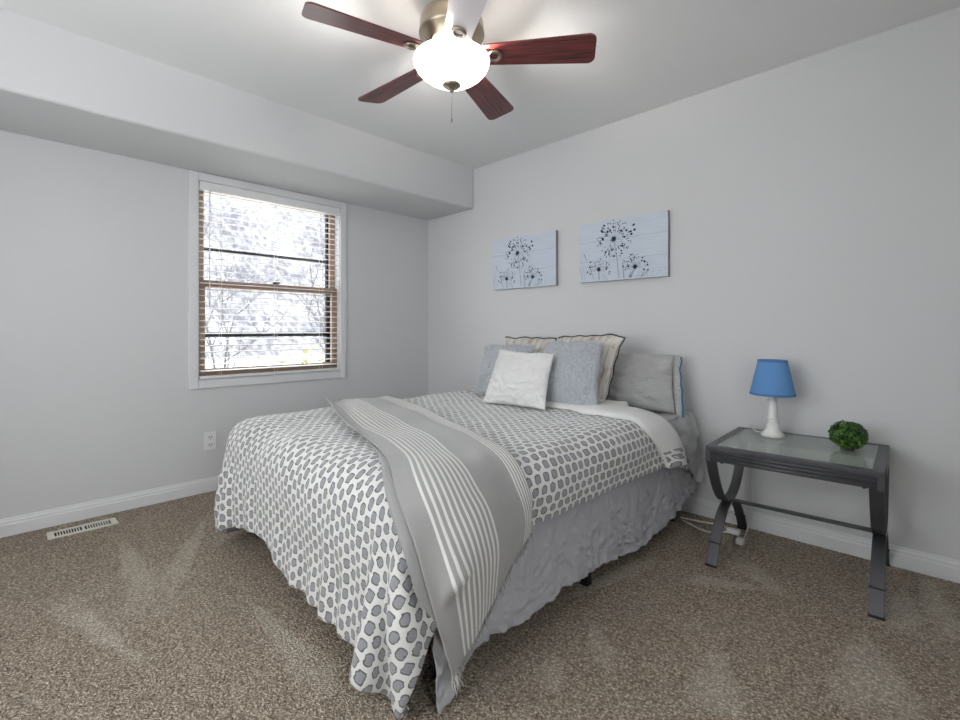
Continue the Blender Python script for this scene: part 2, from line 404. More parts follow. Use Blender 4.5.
def grid_obj(name, P, m, parent=None, uv=None):
    mb = MB(); mb.grid([[tuple(q) for q in r] for r in P]); o = mb.build(name, m, parent)
    if uv is not None: set_uv(o, np.asarray(uv).reshape(-1, 2))
    return o

# ------------------------------------------------------------------ bed
BX0, BX1, BY0, BY1 = .90, 2.42, -2.02, -.03
M_sheet = mat('grey_cotton_sheet', (.44, .44, .44), .85, bump=(28, .35, .012))
M_skirt = mat('grey_crinkled_cotton', (.43, .43, .455), .9, bump=(60, .5, .010))
M_box = mat('white_ticking', (.6, .6, .6), .9)
bed = thing('bed', 'queen bed with grey sheeted mattress on black metal legs against the wall', 'bed', (1.66, -1.02, 0))
mb = MB(); mb.box(BX0+.02, BX1-.02, BY0+.03, BY1, .365, .585); mb.build('mattress', M_sheet, bed, bevel=.05, seg=6)
mb = MB(); mb.box(BX0+.03, BX1-.03, BY0+.04, BY1, .185, .362); mb.build('box_spring', M_box, bed, bevel=.015, seg=3)
mb = MB()
for x in (BX0+.03, BX1-.07): mb.box(x, x+.035, BY0+.05, BY1-.02, .150, .184)
for y in (BY0+.06, -1.12, -.22): mb.box(BX0+.065, BX1-.07, y, y+.035, .150, .184)
mb.build('frame', M_black, bed)
for (x, y) in [(2.39, -.20), (2.405, -1.12), (2.38, -1.90), (1.66, -1.10), (.95, -.20), (.95, -1.12), (.95, -1.90)]:
    MB().box(x-.017, x+.017, y-.017, y+.017, 0, .150).build('leg', M_black, bed, bevel=.003)

# bed skirt: crinkled panels with an uneven hem, open at the near corner
def skirt_panel(path, hem, out, n, rows=14, sd=0):
    """path(t)->(x,y) of the top line; hem(t)->z; out = outward normal"""
    P = []; UV = []
    for i in range(n+1):
        t = i/n; x, y = path(t); R = []; zt = .405; zh = hem(t)
        for j in range(rows+1):
            s_ = j/rows; z = lerp(zt, zh, s_)
            arc = (x*out[1]+y*out[0])
            q = noise.noise((arc*3, z*3, sd+20))*.25; f = noise.noise((arc*9+sd, z*3, sd))*.018+(1-2*abs(noise.noise(((arc+q)*15+z*11, (z+q)*13-arc*5, sd+4))))*.014+(1-2*abs(noise.noise(((arc-q)*30-z*16, z*26+arc*12, sd+9))))*.007
            k = .010+f*(.35+.65*s_)+.022*s_
            R.append((x+out[0]*k, y+out[1]*k, z)); UV.append((t, s_))
        P.append(R)
    return P
def interp(tab, x):
    xs = [a for a, b in tab]; return float(np.interp(x, xs, [b for a, b in tab]))
SKX = 2.432
hem_r = [(-2.0, .003), (-1.955, .004), (-1.93, .06), (-1.86, .12), (-1.72, .105), (-1.51, .10), (-1.33, .115), (-1.165, .105), (-.95, .085), (-.74, .060), (-.55, .075), (-.4, .105), (-.2, .145), (-.03, .155)]
sk = thing('bed_skirt', 'crinkled grey cloth bed skirt hanging below the patterned duvet', 'bed skirt', (1.66, -1.02, 0))
P = skirt_panel(lambda t: (SKX, lerp(-2.0, -.035, t)), lambda t: interp(hem_r, lerp(-2.0, -.035, t))+.006*noise.noise((t*40, 1, 1)), (1, 0), 260, 44, 1)
o = grid_obj('side_panel', P, M_skirt, sk); subsurf(o, 1); sd = o.modifiers.new('cloth', 'SOLIDIFY'); sd.thickness = .003
P = skirt_panel(lambda t: (lerp(2.415, .90, t), -2.010), lambda t: .004+.27*sst(.03, .07, t), (0, -1), 110, 14, 5)
o = grid_obj('foot_panel', P, M_skirt, sk); sd = o.modifiers.new('cloth', 'SOLIDIFY'); sd.thickness = .003
P = skirt_panel(lambda t: (.885, lerp(-2.03, -.035, t)), lambda t: .02, (-1, 0), 80, 10, 8)
o = grid_obj('side_panel', P, M_skirt, sk); sd = o.modifiers.new('cloth', 'SOLIDIFY'); sd.thickness = .003

# ------------------------------------------------------------------ duvet
def duvet_material():
    m = mat('white_cotton_with_grey_block_print', (.7, .69, .67), .9, Specular_IOR_Level=.2, Sheen_Weight=.45); g = NG(m)
    uvv, u, v = g.uv()
    wob = g.m('MULTIPLY', g.m('SUBTRACT', g.noise(uvv, 95, 2), .5), .013)
    cx, cy = .0325, .0485
    u = g.m('DIVIDE', u, cx); col = g.m('FLOOR', u)
    v = g.m('ADD', g.m('DIVIDE', v, cy), g.m('MULTIPLY', g.m('FLOORED_MODULO', col, 2), .5)); row = g.m('FLOOR', v)
    lu = g.m('MULTIPLY', g.m('SUBTRACT', g.m('SUBTRACT', u, col), .5), cx); lv = g.m('MULTIPLY', g.m('SUBTRACT', g.m('SUBTRACT', v, row), .5), cy)
    wn = g.n('ShaderNodeTexWhiteNoise', noise_dimensions='2D'); g.put(wn.inputs['Vector'], g.comb(col, row))
    sc = g.n('ShaderNodeSeparateColor'); g.put(sc.inputs[0], wn.outputs['Color']); r1, r2, r3 = sc.outputs
    lu = g.m('ADD', g.m('ADD', lu, wob), g.m('MULTIPLY', g.m('SUBTRACT', r1, .5), .35)) if False else g.m('ADD', lu, wob)
    skew = g.m('MULTIPLY', g.m('SUBTRACT', r2, .5), .5)
    lv2 = g.m('ADD', lv, g.m('MULTIPLY', lu, skew))
    ex = g.m('ADD', 1.5, g.m('MULTIPLY', r1, 3.2))
    a = g.m('POWER', g.m('ABSOLUTE', g.m('DIVIDE', lu, .0126)), ex); b = g.m('POWER', g.m('ABSOLUTE', g.m('DIVIDE', lv2, g.m('ADD', .0154, g.m('MULTIPLY', r3, .0025)))), ex)
    d = g.m('POWER', g.m('ADD', a, b), g.m('DIVIDE', 1, ex))
    inside = g.mr(d, 1.05, .96); ring = g.m('MULTIPLY', inside, g.mr(d, .74, .86))
    wv = g.n('ShaderNodeTexWave'); wv.inputs['Scale'].default_value = 95; wv.inputs['Distortion'].default_value = 3
    rot = g.n('ShaderNodeVectorRotate', rotation_type='Z_AXIS'); g.put(rot.inputs['Vector'], uvv); g.put(rot.inputs['Angle'], g.m('MULTIPLY', r1, 3.1)); g.put(wv.inputs['Vector'], rot.outputs[0])
    fill = g.mix(g.m('MULTIPLY', wv.outputs['Fac'], .6), (.21, .21, .225), (.48, .48, .50))
    c = g.mix(inside, (.71, .70, .675), fill); c = g.mix(ring, c, (.11, .11, .12)); g.color(c)
    tcb = g.noise(uvv, 22, 4); g.bump(tcb, .5, .014)
    return m
M_duvet = duvet_material()
M_duvet_in = mat('white_cotton_lining', (.74, .735, .72), .9, bump=(24, .25, .01))
h = .026
U = np.arange(.775, 2.61, h); V = np.arange(-.41, -2.345, -h)
X = np.zeros((len(U), len(V), 3))
for i, x in enumerate(U):
    for j, y in enumerate(V):
        t = j/(len(V)-1)
        yy = y+t*(-.055+.055*sst(.9, 1.4, x)-.088*sst(1.40, 1.70, x)+.018*sst(2.1, 2.6, x)) + (1-t)*(.29*sst(2.30, 2.6, x)+.10*sst(1.1, .8, x) if x > 1.5 else .06)
        X[i, j] = (x, yy, .63+.004*noise.noise((x*5, y*5, 0)))
rest = X.copy()
body = rounded_box(.875, 2.455, -2.05, .5, .598, .11, .016)
pin = np.zeros((len(U), len(V)), bool); 
for i, x in enumerate(U):
    if 1.0 < x < 2.25: pin[i, 0] = True
D = drape(X, 170, body, pin=pin.ravel())
# soft quilting: gentle puff along the normals
N = np.cross(np.gradient(D, axis=0), np.gradient(D, axis=1)); N /= np.linalg.norm(N, axis=2, keepdims=True)+1e-9
if N[len(U)//2, 10, 2] < 0: N = -N
puff = np.array([[noise.noise((a[0]*4.2, a[1]*4.2, 2))*.016+noise.noise((a[0]*13, a[1]*8, 5))*.007+noise.noise((a[0]*24, a[1]*24, 8))*.003+.012 for a in r] for r in rest])
D = D+N*puff[..., None]
D[..., 2] = np.maximum(D[..., 2], .012)
dv = thing('duvet', 'white duvet with grey block print spread over the bed', 'duvet', (1.66, -1.25, 0))
do = grid_obj('cover', D, [M_duvet, M_duvet_in], dv, rest[..., :2]); 
sd = do.modifiers.new('filling', 'SOLIDIFY'); sd.thickness = .014; sd.offset = -1 if N[len(U)//2, 10, 2] > 0 else 1
subsurf(do, 1)

# lining folded back at the head edge
nf0 = int(.20/h); P = []; ifold = [i for i in range(len(U)) if U[i] > 1.62]
up = lambda i, j: Vector(D[i, j])+Vector(N[i, j])*.004
for i in ifold:
    nf = nf0+(1 if U[i] > 2.4 else 0); R = []; k0 = Vector(N[i, 0]); e = (Vector(D[i, 0])-Vector(D[i, 1])).normalized(); r_ = .020
    for k in range(7):                                  # rolled fold
        a = -PI/2+PI*k/6; R.append(Vector(D[i, 0])+k0*(r_+r_*math.sin(a)-.004)+e*r_*1.2*math.cos(a))
    for jj in range(1, nf0+1):
        j = jj*nf/nf0; j0 = int(j); jf = j-j0; Dj = Vector(D[i, j0]).lerp(Vector(D[i, j0+1]), jf)
        f = .022*(1-(j/nf)**3)+.024+.012*noise.noise((U[i]*9, j*.25, 11))
        R.append(Dj+Vector(N[i, j0])*f)
    R.append(Vector(D[i, nf])+Vector(N[i, nf])*.004+e*.004)
    P.append(R)
fc = grid_obj('folded_lining', P, M_duvet_in, dv); fc['label'] = 'white lining folded back at the head edge'
subsurf(fc, 1)
fc2 = [[Vector(q)+Vector(N[len(U)-1-k, 0])*.003 for q in P[-1-k][3:-1]] for k in range(4)]
uvp = [[(U[len(U)-1-k], .1+.026*j) for j in range(len(fc2[0]))] for k in range(4)]
turn = grid_obj('turned_hem', fc2, M_duvet, dv, uvp); turn['label'] = 'printed hem curling over the white lining'

# ------------------------------------------------------------------ throw blanket
M_throw = mat('grey_woven_throw', (.43, .425, .415), .95, Specular_IOR_Level=.1, Sheen_Weight=.4); g = NG(M_throw); uvv, u, v = g.uv()
st = 0
for a, b, n_ in ((.15, .56, 10), (.87, .995, 5)):
    k = g.m('DIVIDE', g.m('SUBTRACT', u, a), b-a); f = g.m('FRACT', g.m('MULTIPLY', k, n_))
    on_ = g.m('MULTIPLY', g.m('GREATER_THAN', k, 0), g.m('LESS_THAN', k, 1))
    st = g.m('MAXIMUM', st, g.m('MULTIPLY', on_, g.m('MULTIPLY', g.mr(f, .10, .2), g.mr(f, .62, .52))))
wv1 = g.n('ShaderNodeTexNoise'); g.put(wv1.inputs['Vector'], g.comb(g.m('MULTIPLY', u, 60), g.m('MULTIPLY', v, 160))); wv1.inputs['Scale'].default_value = 3
g.color(g.mix(st, g.mix(wv1.outputs['Fac'], (.28, .275, .27), (.385, .38, .37)), (.70, .69, .66)))
g.bump(g.m('ADD', wv1.outputs['Fac'], g.m('MULTIPLY', st, .6)), .35, .004)
TC = [
 [(1.123, -1.618, .628), (1.095, -1.53, .628), (1.075, -1.44, .626), (1.09, -1.34, .624), (1.15, -1.25, .622)],
 [(1.576, -1.795, .628), (1.535, -1.682, .632), (1.479, -1.551, .631), (1.43, -1.400, .624), (1.476, -1.302, .625)],
 [(1.936, -1.889, .632), (1.869, -1.756, .632), (1.831, -1.631, .630), (1.814, -1.502, .625), (1.831, -1.391, .622)],
 [(2.198, -1.968, .630), (2.188, -1.862, .633), (2.179, -1.748, .632), (2.211, -1.650, .631), (2.237, -1.560, .628)],
 [(2.379, -2.045, .578), (2.403, -1.965, .600), (2.408, -1.860, .610), (2.400, -1.720, .612), (2.413, -1.610, .606)],
 [(2.462, -2.060, .470), (2.497, -1.975, .525), (2.502, -1.865, .552), (2.478, -1.736, .545), (2.483, -1.618, .535)],
 [(2.508, -2.040, .317), (2.548, -1.960, .395), (2.534, -1.850, .426), (2.508, -1.720, .450), (2.492, -1.615, .466)],
 [(2.505, -1.985, .129), (2.525, -1.925, .197), (2.522, -1.850, .271), (2.508, -1.744, .346), (2.500, -1.629, .408)]]
def cr(p, t):
    """Catmull-Rom through the list p at parameter t in 0..1"""
    n_ = len(p)-1; x = min(t*n_, n_-1e-6); i = int(x); f = x-i
    a, b, c, d = [np.asarray(p[min(max(k, 0), n_)], float) for k in (i-1, i, i+1, i+2)]
    return .5*(2*b+(c-a)*f+(2*a-5*b+4*c-d)*f*f+(3*b-a-3*c+d)*f**3)
nU, nV = len(U), len(V)
dbvh = BVHTree.FromPolygons([tuple(q) for q in D.reshape(-1, 3)], [(i*nV+j, (i+1)*nV+j, (i+1)*nV+j+1, i*nV+j+1) for i in range(nU-1) for j in range(nV-1)])
def off_duvet(p, gap):
    hit, nr, idx, ds = dbvh.find_nearest(p)
    if hit is None: return p
    i, j = divmod(idx, nV-1); nn_ = Vector(N[i, j])
    s_ = (p-hit).dot(nn_)
    if ds < .09 and s_ < gap: p = p+nn_*(gap-s_)
    return p
NS, NT = 120, 56
UVt = [(b/NT, a/NS) for a in range(NS+1) for b in range(NT+1)]
Q = np.array([[cr([cr(r, b/NT) for r in TC], a/NS) for b in range(NT+1)] for a in range(NS+1)])
def soften(Q, n_, lam):
    for _ in range(n_):
        R = Q.copy(); R[1:-1, 1:-1] = (Q[2:, 1:-1]+Q[:-2, 1:-1]+Q[1:-1, 2:]+Q[1:-1, :-2])/4
        for e in (0, -1): R[1:-1, e] = (Q[2:, e]+Q[:-2, e])/2; R[e, 1:-1] = (Q[e, 2:]+Q[e, :-2])/2
        Q = Q+(R-Q)*lam
    return Q
for rnd_ in range(3):                                    # lay it on the duvet, then let it even out
    for a in range(NS+1):
        if a > .66*NS: break                             # below the shoulder it hangs free
        for b in range(NT+1): Q[a, b] = off_duvet(Vector(Q[a, b]), .014)
    Q = soften(Q, 6 if rnd_ < 2 else 3, .5)
TN = np.cross(np.gradient(Q, axis=0), np.gradient(Q, axis=1)); TN /= np.linalg.norm(TN, axis=2, keepdims=True)+1e-9
if TN[20, NT//2, 2] < 0: TN = -TN
for a in range(NS+1):
    t = a/NS
    for b in range(NT+1):
        q = b/NT
        wr = (1-2*abs(noise.noise((q*6+t*1.5, t*2.2, 4))))*.012*(1-.3*t)+(1-2*abs(noise.noise((q*9-t*4, t*9+q*3, 8))))*.006+(.010*(1-sst(0, .05, q)))
        bunch = (1-2*abs(noise.noise((q*3.2, t*9, 14))))*.030*(1-sst(.03, .30, t))
        Q[a, b] += TN[a, b]*(.003+max(-.004, wr)+max(0, bunch))
for rnd_ in range(3):                                    # lift it clear of folds of the duvet that stand proud
    for a in range(int(.45*NS), NS+1):
        for b in range(NT+1):
            n_ = Vector(TN[a, b]); o_ = Vector(Q[a, b]); hit = dbvh.ray_cast(o_+n_*.07, -n_, .085)
            if hit[0] is not None: Q[a, b] = hit[0]+n_*.015
    Q = soften(Q, 14 if rnd_ < 2 else 2, .5)
P = [[Vector(x) for x in r] for r in Q]
tw = thing('throw_blanket', 'grey throw blanket with white stripes and fringe draped across the duvet corner', 'blanket', (2.2, -1.75, .6))
to = grid_obj('blanket', P, M_throw, tw, UVt); m_ = to.modifiers.new('weave', 'SOLIDIFY'); m_.thickness = .006; m_.offset = 1
# the lower layer of the folded left edge
P2 = []
for a in range(int(.30*NS), int(.90*NS)):
    t = a/NS; wd = .034*sst(.30, .5, t)*(1-sst(.78, .90, t)); R = []
    e = (P[a][0]-P[a][2]).normalized(); n_ = Vector(TN[a, 0])
    for k in range(6):
        f = k/5; R.append(P[a][3]+(P[a][0]-P[a][3])*min(1, f*2)+e*wd*max(0, f*2-1)-n_*.007)
    P2.append(R)
fl2 = grid_obj('folded_edge', P2, M_throw, tw, [(.02+.01*k, a/60) for a in range(len(P2)) for k in range(6)]); fl2.modifiers.new('weave', 'SOLIDIFY').thickness = .004
rnd = random.Random(9); M_fr = mat('grey_yarn', (.36, .355, .35), .95); M_frw = mat('white_yarn', (.72, .71, .68), .95)
def fringe(row, prev, L, m, lab, k0, k1, step, spread=.012):
    mb = MB(); k = k0
    while k < k1:
        i = int(k); f = k-i; a = P[row][i].lerp(P[row][min(i+1, NT)], f); d = (a-P[prev][i]).normalized()
        d = (d+Vector((rnd.gauss(0, .12), rnd.gauss(0, .12), rnd.gauss(0, .12)))).normalized(); l_ = L*rnd.uniform(.7, 1.2)
        pts = [a-d*.004, a+d*l_*.5+Vector((rnd.gauss(0, .002), rnd.gauss(0, .002), 0)), a+d*l_+Vector((rnd.gauss(0, .004), rnd.gauss(0, .004), -.004))]
        mb.tube(pts, [.0018, .0016, .0008], 4); k += step
    o = mb.build('fringe', m, tw); o['label'] = lab; return o
fringe(NS, NS-3, .030, M_fr, 'grey fringe along the hanging hem', .3, NT, .42)
fringe(NS, NS-3, .045, M_frw, 'white tassels at the lowest corner', 0, 5, .22)
fringe(0, 3, .025, M_frw, 'white fringe at the far end', 6, NT-4, .8)

# ------------------------------------------------------------------ pillows
def pillow(name, label, cat, cn, T, m, group=None, rough=0, nn=44, cave=.05, ear=.0, sd=0, rfreq=60, wr=.006, uvs=1.0, pw=.5, lump=1):
    """cn = TL, TR, BR, BL seen from the front"""
    TL, TR, BR, BL = [Vector(c) for c in cn]; n = (TR-BL).cross(TL-BR).normalized()
    if n.y > 0: n = -n
    root = thing(name, label, cat, (BL+BR)/2, group)
    def pt(u, v, side):
        ue = u*(1-cave*(1-v*v)*abs(u)**2); ve = v*(1-cave*(1-u*u)*abs(v)**2)
        p = ((TL*(1-ue)+TR*(1+ue))*(1+ve)+(BL*(1-ue)+BR*(1+ue))*(1-ve))/4
        t = T/2*max(0, (1-u**2)*(1-v**2))**pw
        edge = max(abs(u), abs(v))
        w_ = noise.noise((u*2.2+sd, v*2.2, sd))*wr*1.6+noise.noise((u*5+sd, v*5, sd+3))*wr
        # radiating puckers near the edge
        ang = math.atan2(v, u); w_ += math.sin(ang*17+noise.noise((u*2, v*2, sd))*5)*wr*.5*edge**4*(1-edge**8)
        rg = noise.noise((u*rfreq*.22, v*rfreq*.22, sd+7))*rough+noise.noise((u*rfreq*.6, v*rfreq*.6, sd+8))*rough*.7
        s_ = 1-edge**10
        return p+n*side*(t+(w_+rg)*s_)+Vector((0, 0, noise.noise((u*3, sd, v))*rough+(noise.noise((u*2.6, sd*3, 0))*.018*lump-.016*lump*abs(u)**5)*max(0, v)**3))+Vector((noise.noise((v*2.4, sd*5, u))*.012*lump*abs(u)**3, 0, 0))
    mb = MB(); G = {}
    for side in (1, -1):
        P = [[pt(-1+2*i/nn, -1+2*j/nn, side) for j in range(nn+1)] for i in range(nn+1)]; G[side] = P; mb.grid(P)
    o = mb.build('cushion', m, root); uv = [((i/nn)*uvs, (j/nn)*uvs) for _ in (0, 1) for i in range(nn+1) for j in range(nn+1)]; set_uv(o, uv)
    bm = bmesh.new(); bm.from_mesh(o.data); bmesh.ops.remove_doubles(bm, verts=bm.verts, dist=.0008); bmesh.ops.recalc_face_normals(bm, faces=bm.faces); bm.to_mesh(o.data); bm.free()
    subsurf(o, 1)
    return root, G[1], n
# grey standard pillow leaning on the wall
M_case = mat('grey_cotton_pillowcase', (.43, .425, .42), .85); g = NG(M_case); v, x, y, z = g.ob()
g.bump(g.m('ADD', g.noise(g.comb(g.m('MULTIPLY', x, .6), y, g.m('MULTIPLY', z, 1.4)), 16, 4, .6), g.m('MULTIPLY', g.noise(v, 50, 2), .3)), .85, .025)
M_blue = mat('teal_blue_trim', (.03, .16, .30), .8)
r0, G, n0 = pillow('bed_pillow', 'grey pillow in a plain pillowcase leaning on the wall at the right', 'pillow',
    [(1.70, -.125, .925), (2.365, -.105, .93), (2.425, -.235, .605), (1.72, -.27, .605)], .17, M_case, sd=2, wr=.012, cave=.03, lump=.4)
nn = 44
P = []
for j in range(nn+1):
    a = Vector(G[nn][j]); b = Vector(G[nn-2][j]); v_ = j/nn
    R = [a+Vector((.004, -.006, 0)), a+Vector((.022+.012*noise.noise((v_*5, 0, 1)), -.004, -.006)), a+Vector((.045+.018*noise.noise((v_*4, 2, 1))-.02*abs(v_-.35), .002+.012*noise.noise((v_*6, 3, 1)), -.012))]
    P.append(R)
cuff = grid_obj('pillowcase_cuff', P, M_case, r0); subsurf(cuff, 1); cuff.modifiers.new('cloth', 'SOLIDIFY').thickness = .003
MB().tube([q[2] for q in P], .0045, 6).build('trim', M_blue, r0)['label'] = 'teal blue trim at the open end'
# striped euro pillows
M_str = mat('cream_striped_cotton', (.6, .57, .52), .9, bump=(30, .3, .01)); g = NG(M_str); uvv, u, v = g.uv()
st = g.noise(g.comb(g.m('MULTIPLY', u, 9), g.m('MULTIPLY', v, 2.2)), 1.6, 3, .6)
c = g.mix(g.mr(st, .50, .68), (.66, .63, .58), (.45, .35, .26))
ph = g.m('FRACT', g.m('ADD', g.m('MULTIPLY', u, 5.5), g.m('MULTIPLY', g.noise(uvv, 4, 2), .12)))
band = g.m('MULTIPLY', g.mr(ph, .42, .45), g.mr(ph, .62, .59)); c = g.mix(g.m('MULTIPLY', band, .5), c, (.50, .48, .45))
line = g.m('MAXIMUM', g.m('MULTIPLY', g.mr(ph, .435, .445), g.mr(ph, .475, .465)), g.m('MULTIPLY', g.mr(ph, .90, .91), g.mr(ph, .945, .935)))
g.color(g.mix(g.m('MULTIPLY', line, .75), c, (.16, .16, .17)))
M_pipe = mat('charcoal_piping', (.06, .06, .065), .8)
for lab, cn, sd in [('cream striped euro pillow at the right between grey pillow and fuzzy cushion', [(1.715, -.335, 1.035), (2.172, -.33, 1.045), (2.113, -.44, .645), (1.70, -.45, .645)], 11),
                    ('cream striped euro pillow at the left behind the rear fuzzy cushion', [(1.215, -.27, 1.02), (1.665, -.28, 1.022), (1.66, -.39, .645), (1.20, -.38, .645)], 17)]:
    r, G, n_ = pillow('euro_pillow', lab, 'pillow', cn, .15, M_str, 'striped euro pillows', sd=sd, cave=.045, wr=.011, pw=.6)
    loop = [G[i][nn] for i in range(nn+1)]+[G[nn][j] for j in range(nn-1, -1, -1)]
    MB().tube([Vector(q)+n_*.004 for q in loop], .0042, 6).build('piping', M_pipe, r)
# fuzzy cushions
M_fuzz = mat('pale_grey_blue_fleece', (.47, .50, .545), 1, Specular_IOR_Level=.1, Sheen_Weight=.3); g = NG(M_fuzz); v, *_ = g.ob()
g.color(g.mix(g.mr(g.noise(v, 90, 3, .7), .3, .7), (.43, .455, .495), (.58, .61, .655)))
g.bump(g.m('ADD', g.noise(v, 120, 3, .7), g.noise(v, 45, 3, .6)), .9, .012)
pillow('fuzzy_cushion', 'fuzzy grey blue cushion at the right between white cushion and grey pillow', 'cushion', [(1.735, -.50, 1.005), (2.125, -.49, 1.02), (2.178, -.645, .635), (1.79, -.655, .632)], .17, M_fuzz, 'fuzzy grey blue cushions', rough=.004, sd=21, nn=64, cave=.06, pw=.62)
pillow('fuzzy_cushion', 'fuzzy grey blue cushion at the far left mostly behind the white cushion', 'cushion', [(1.198, -.475, .975), (1.64, -.475, .985), (1.65, -.615, .638), (1.218, -.615, .638)], .13, M_fuzz, 'fuzzy grey blue cushions', rough=.004, sd=25, nn=64, cave=.06, pw=.62)
M_wc = mat('white_embossed_plush', (.76, .755, .74), .95, Specular_IOR_Level=.15, Sheen_Weight=.2); g = NG(M_wc); v, *_ = g.ob()
wv = g.n('ShaderNodeTexWave', wave_type='RINGS'); wv.inputs['Scale'].default_value = 7; wv.inputs['Distortion'].default_value = 9; wv.inputs['Detail'].default_value = 2; wv.inputs['Detail Scale'].default_value = 2.2; g.put(wv.inputs['Vector'], v)
g.bump(g.m('ADD', g.m('MULTIPLY', wv.outputs['Fac'], .8), g.m('MULTIPLY', g.noise(v, 110, 3), .6)), .55, .010)
pillow('white_cushion', 'small white embossed cushion in front of all the others', 'cushion', [(1.507, -.665, .952), (1.915, -.66, .938), (1.955, -.80, .638), (1.49, -.81, .628)], .14, M_wc, rough=.0025, sd=31, nn=64, cave=.055, pw=.6, lump=.15)

# grey flat sheet hanging from the head corner of the mattress
P = []
for i in range(41):
    t = i/40; y = lerp(-.46, -.035, t); R = []
    L = lerp(.17, .40, sst(.25, .95, t))-.03*sst(.9, 1, t)
    for j in range(41):
        s_ = j/40*(.10+L)
        if s_ < .10: x, z = 2.345+s_, .600
        else: x, z = 2.448+.018*sst(0, .06, s_-.10)+.030*noise.noise((y*16, s_*5, 3))+.014*noise.noise((y*40+s_*12, s_*26, 5))+.09*(s_-.1)*t, .600-(s_-.10)
        R.append((x, y, z+.004*noise.noise((x*20, y*20, 1))))
    P.append(R)
shs = grid_obj('flat_sheet', P, M_sheet); shs.modifiers.new('cloth', 'SOLIDIFY').thickness = .003; subsurf(shs, 1)
tag(shs, 'loose grey flat sheet hanging down the side of the bed head near the nightstand', 'sheet')

# ------------------------------------------------------------------ nightstand
M_iron = mat('dark_pewter_metal', (.085, .085, .092), .36, .5)
M_tglass = glass_mat('table_glass', (.93, .97, .95), 2.0, ((.60, .64, .60), .28))
NX0, NX1, NY0, NY1, NZ = 2.70, 3.32, -.59, -.03, .545
ns = thing('nightstand', 'dark metal nightstand with glass top and crossed curved legs', 'table', ((NX0+NX1)/2, (NY0+NY1)/2, 0))
fw = .036; mb = MB()
mb.box(NX0, NX1, NY0, NY0+fw, NZ-.018, NZ); mb.box(NX0, NX1, NY1-.022, NY1, NZ-.018, NZ)
mb.box(NX0, NX0+fw, NY0+fw, NY1-.022, NZ-.018, NZ); mb.box(NX1-fw, NX1, NY0+fw, NY1-.022, NZ-.018, NZ)
mb.build('top_frame', M_iron, ns, bevel=.002)
mb = MB()
for (x0, x1, y0, y1) in [(NX0+.003, NX1-.003, NY0+.004, NY0+.016), (NX0+.003, NX1-.003, NY1-.016, NY1-.004), (NX0+.004, NX0+.016, NY0+.016, NY1-.016), (NX1-.016, NX1-.004, NY0+.016, NY1-.016)]:
    mb.box(x0, x1, y0, y1, NZ-.068, NZ-.018)
for y, s_ in ((NY0, 1), (NY1, -1)):
    for k in range(3):
        z = NZ-.025-.0150*k; mb.tube([(NX0+.02, y+s_*.004, z-.004), (NX1-.02, y+s_*.004, z-.004)], .0058, 10)
for x, s_ in ((NX0, 1), (NX1, -1)):
    for k in range(3):
        z = NZ-.025-.0150*k; mb.tube([(x+s_*.004, NY0+.02, z-.004), (x+s_*.004, NY1-.02, z-.004)], .0058, 10)
for x in (NX0, NX1-.02):
    for y in (NY0, NY1-.02): mb.box(x, x+.02, y, y+.02, NZ-.070, NZ-.018)
mb.build('apron', M_iron, ns)
MB().box(NX0+fw-.004, NX1-fw+.004, NY0+fw-.004, NY1-.026+.004, NZ-.007, NZ-.001).build('glass_top', M_tglass, ns)
yc, zc = -.31, .232
def strip(path, x0, x1, th=.009):
    """flat bar following a path in the y-z plane"""
    m_ = len(path); mb = MB()
    def prof(i):
        a = Vector(path[max(i-1, 0)]); b = Vector(path[min(i+1, m_-1)]); d = (b-a).normalized(); n = Vector((0, -d.z, d.y))*th/2
        return [Vector((x0, 0, 0))+n, Vector((x1, 0, 0))+n, Vector((x1, 0, 0))-n, Vector((x0, 0, 0))-n]
    return mb.sweep([(0, y, z) for _, y, z in path], prof)
for x0, x1 in ((NX0, NX0+.045), (NX1-.045, NX1)):
    pts = []
    for k in range(41):
        t = k/20-1; pts.append((0, yc+.275*t, zc+.006+.245*abs(t)**2.4))
    o = strip(pts, x0, x1).build('leg_arch', M_iron, ns, bevel=.0015)
    for sg in (-1, 1):
        pts = [(0, yc+sg*.272*(t/20)**.80, zc-.006-(zc-.006)*(t/20)**1.75) for t in range(21)]
        # straighten towards the foot
        leg = strip(pts, x0, x1).build('leg', M_iron, ns, bevel=.0015)
        y = pts[15][1]; z = pts[15][2]
        MB().box(x0-.003, x1+.003, y-.009-.003*0, y+.009, z-.004, z+.003).build('cuff', M_iron, leg)
        MB().box(x0-.002, x1+.002, pts[20][1]-.009, pts[20][1]+.007, 0, .007).build('foot', M_black, leg)
MB().box(NX0+.02, NX1-.02, yc-.011, yc+.011, zc-.007, zc+.007).build('stretcher', M_iron, ns, bevel=.003)
for x in (NX0+.06, NX1-.06):
    MB().tube([(x, NY0+.03, NZ-.078), (x, NY0+.03, NZ-.066)], .006, 8).build('glide', M_black, ns)

ns.rotation_euler.z = math.radians(2.2); ns.location.x -= .006; ns.location.y += .004
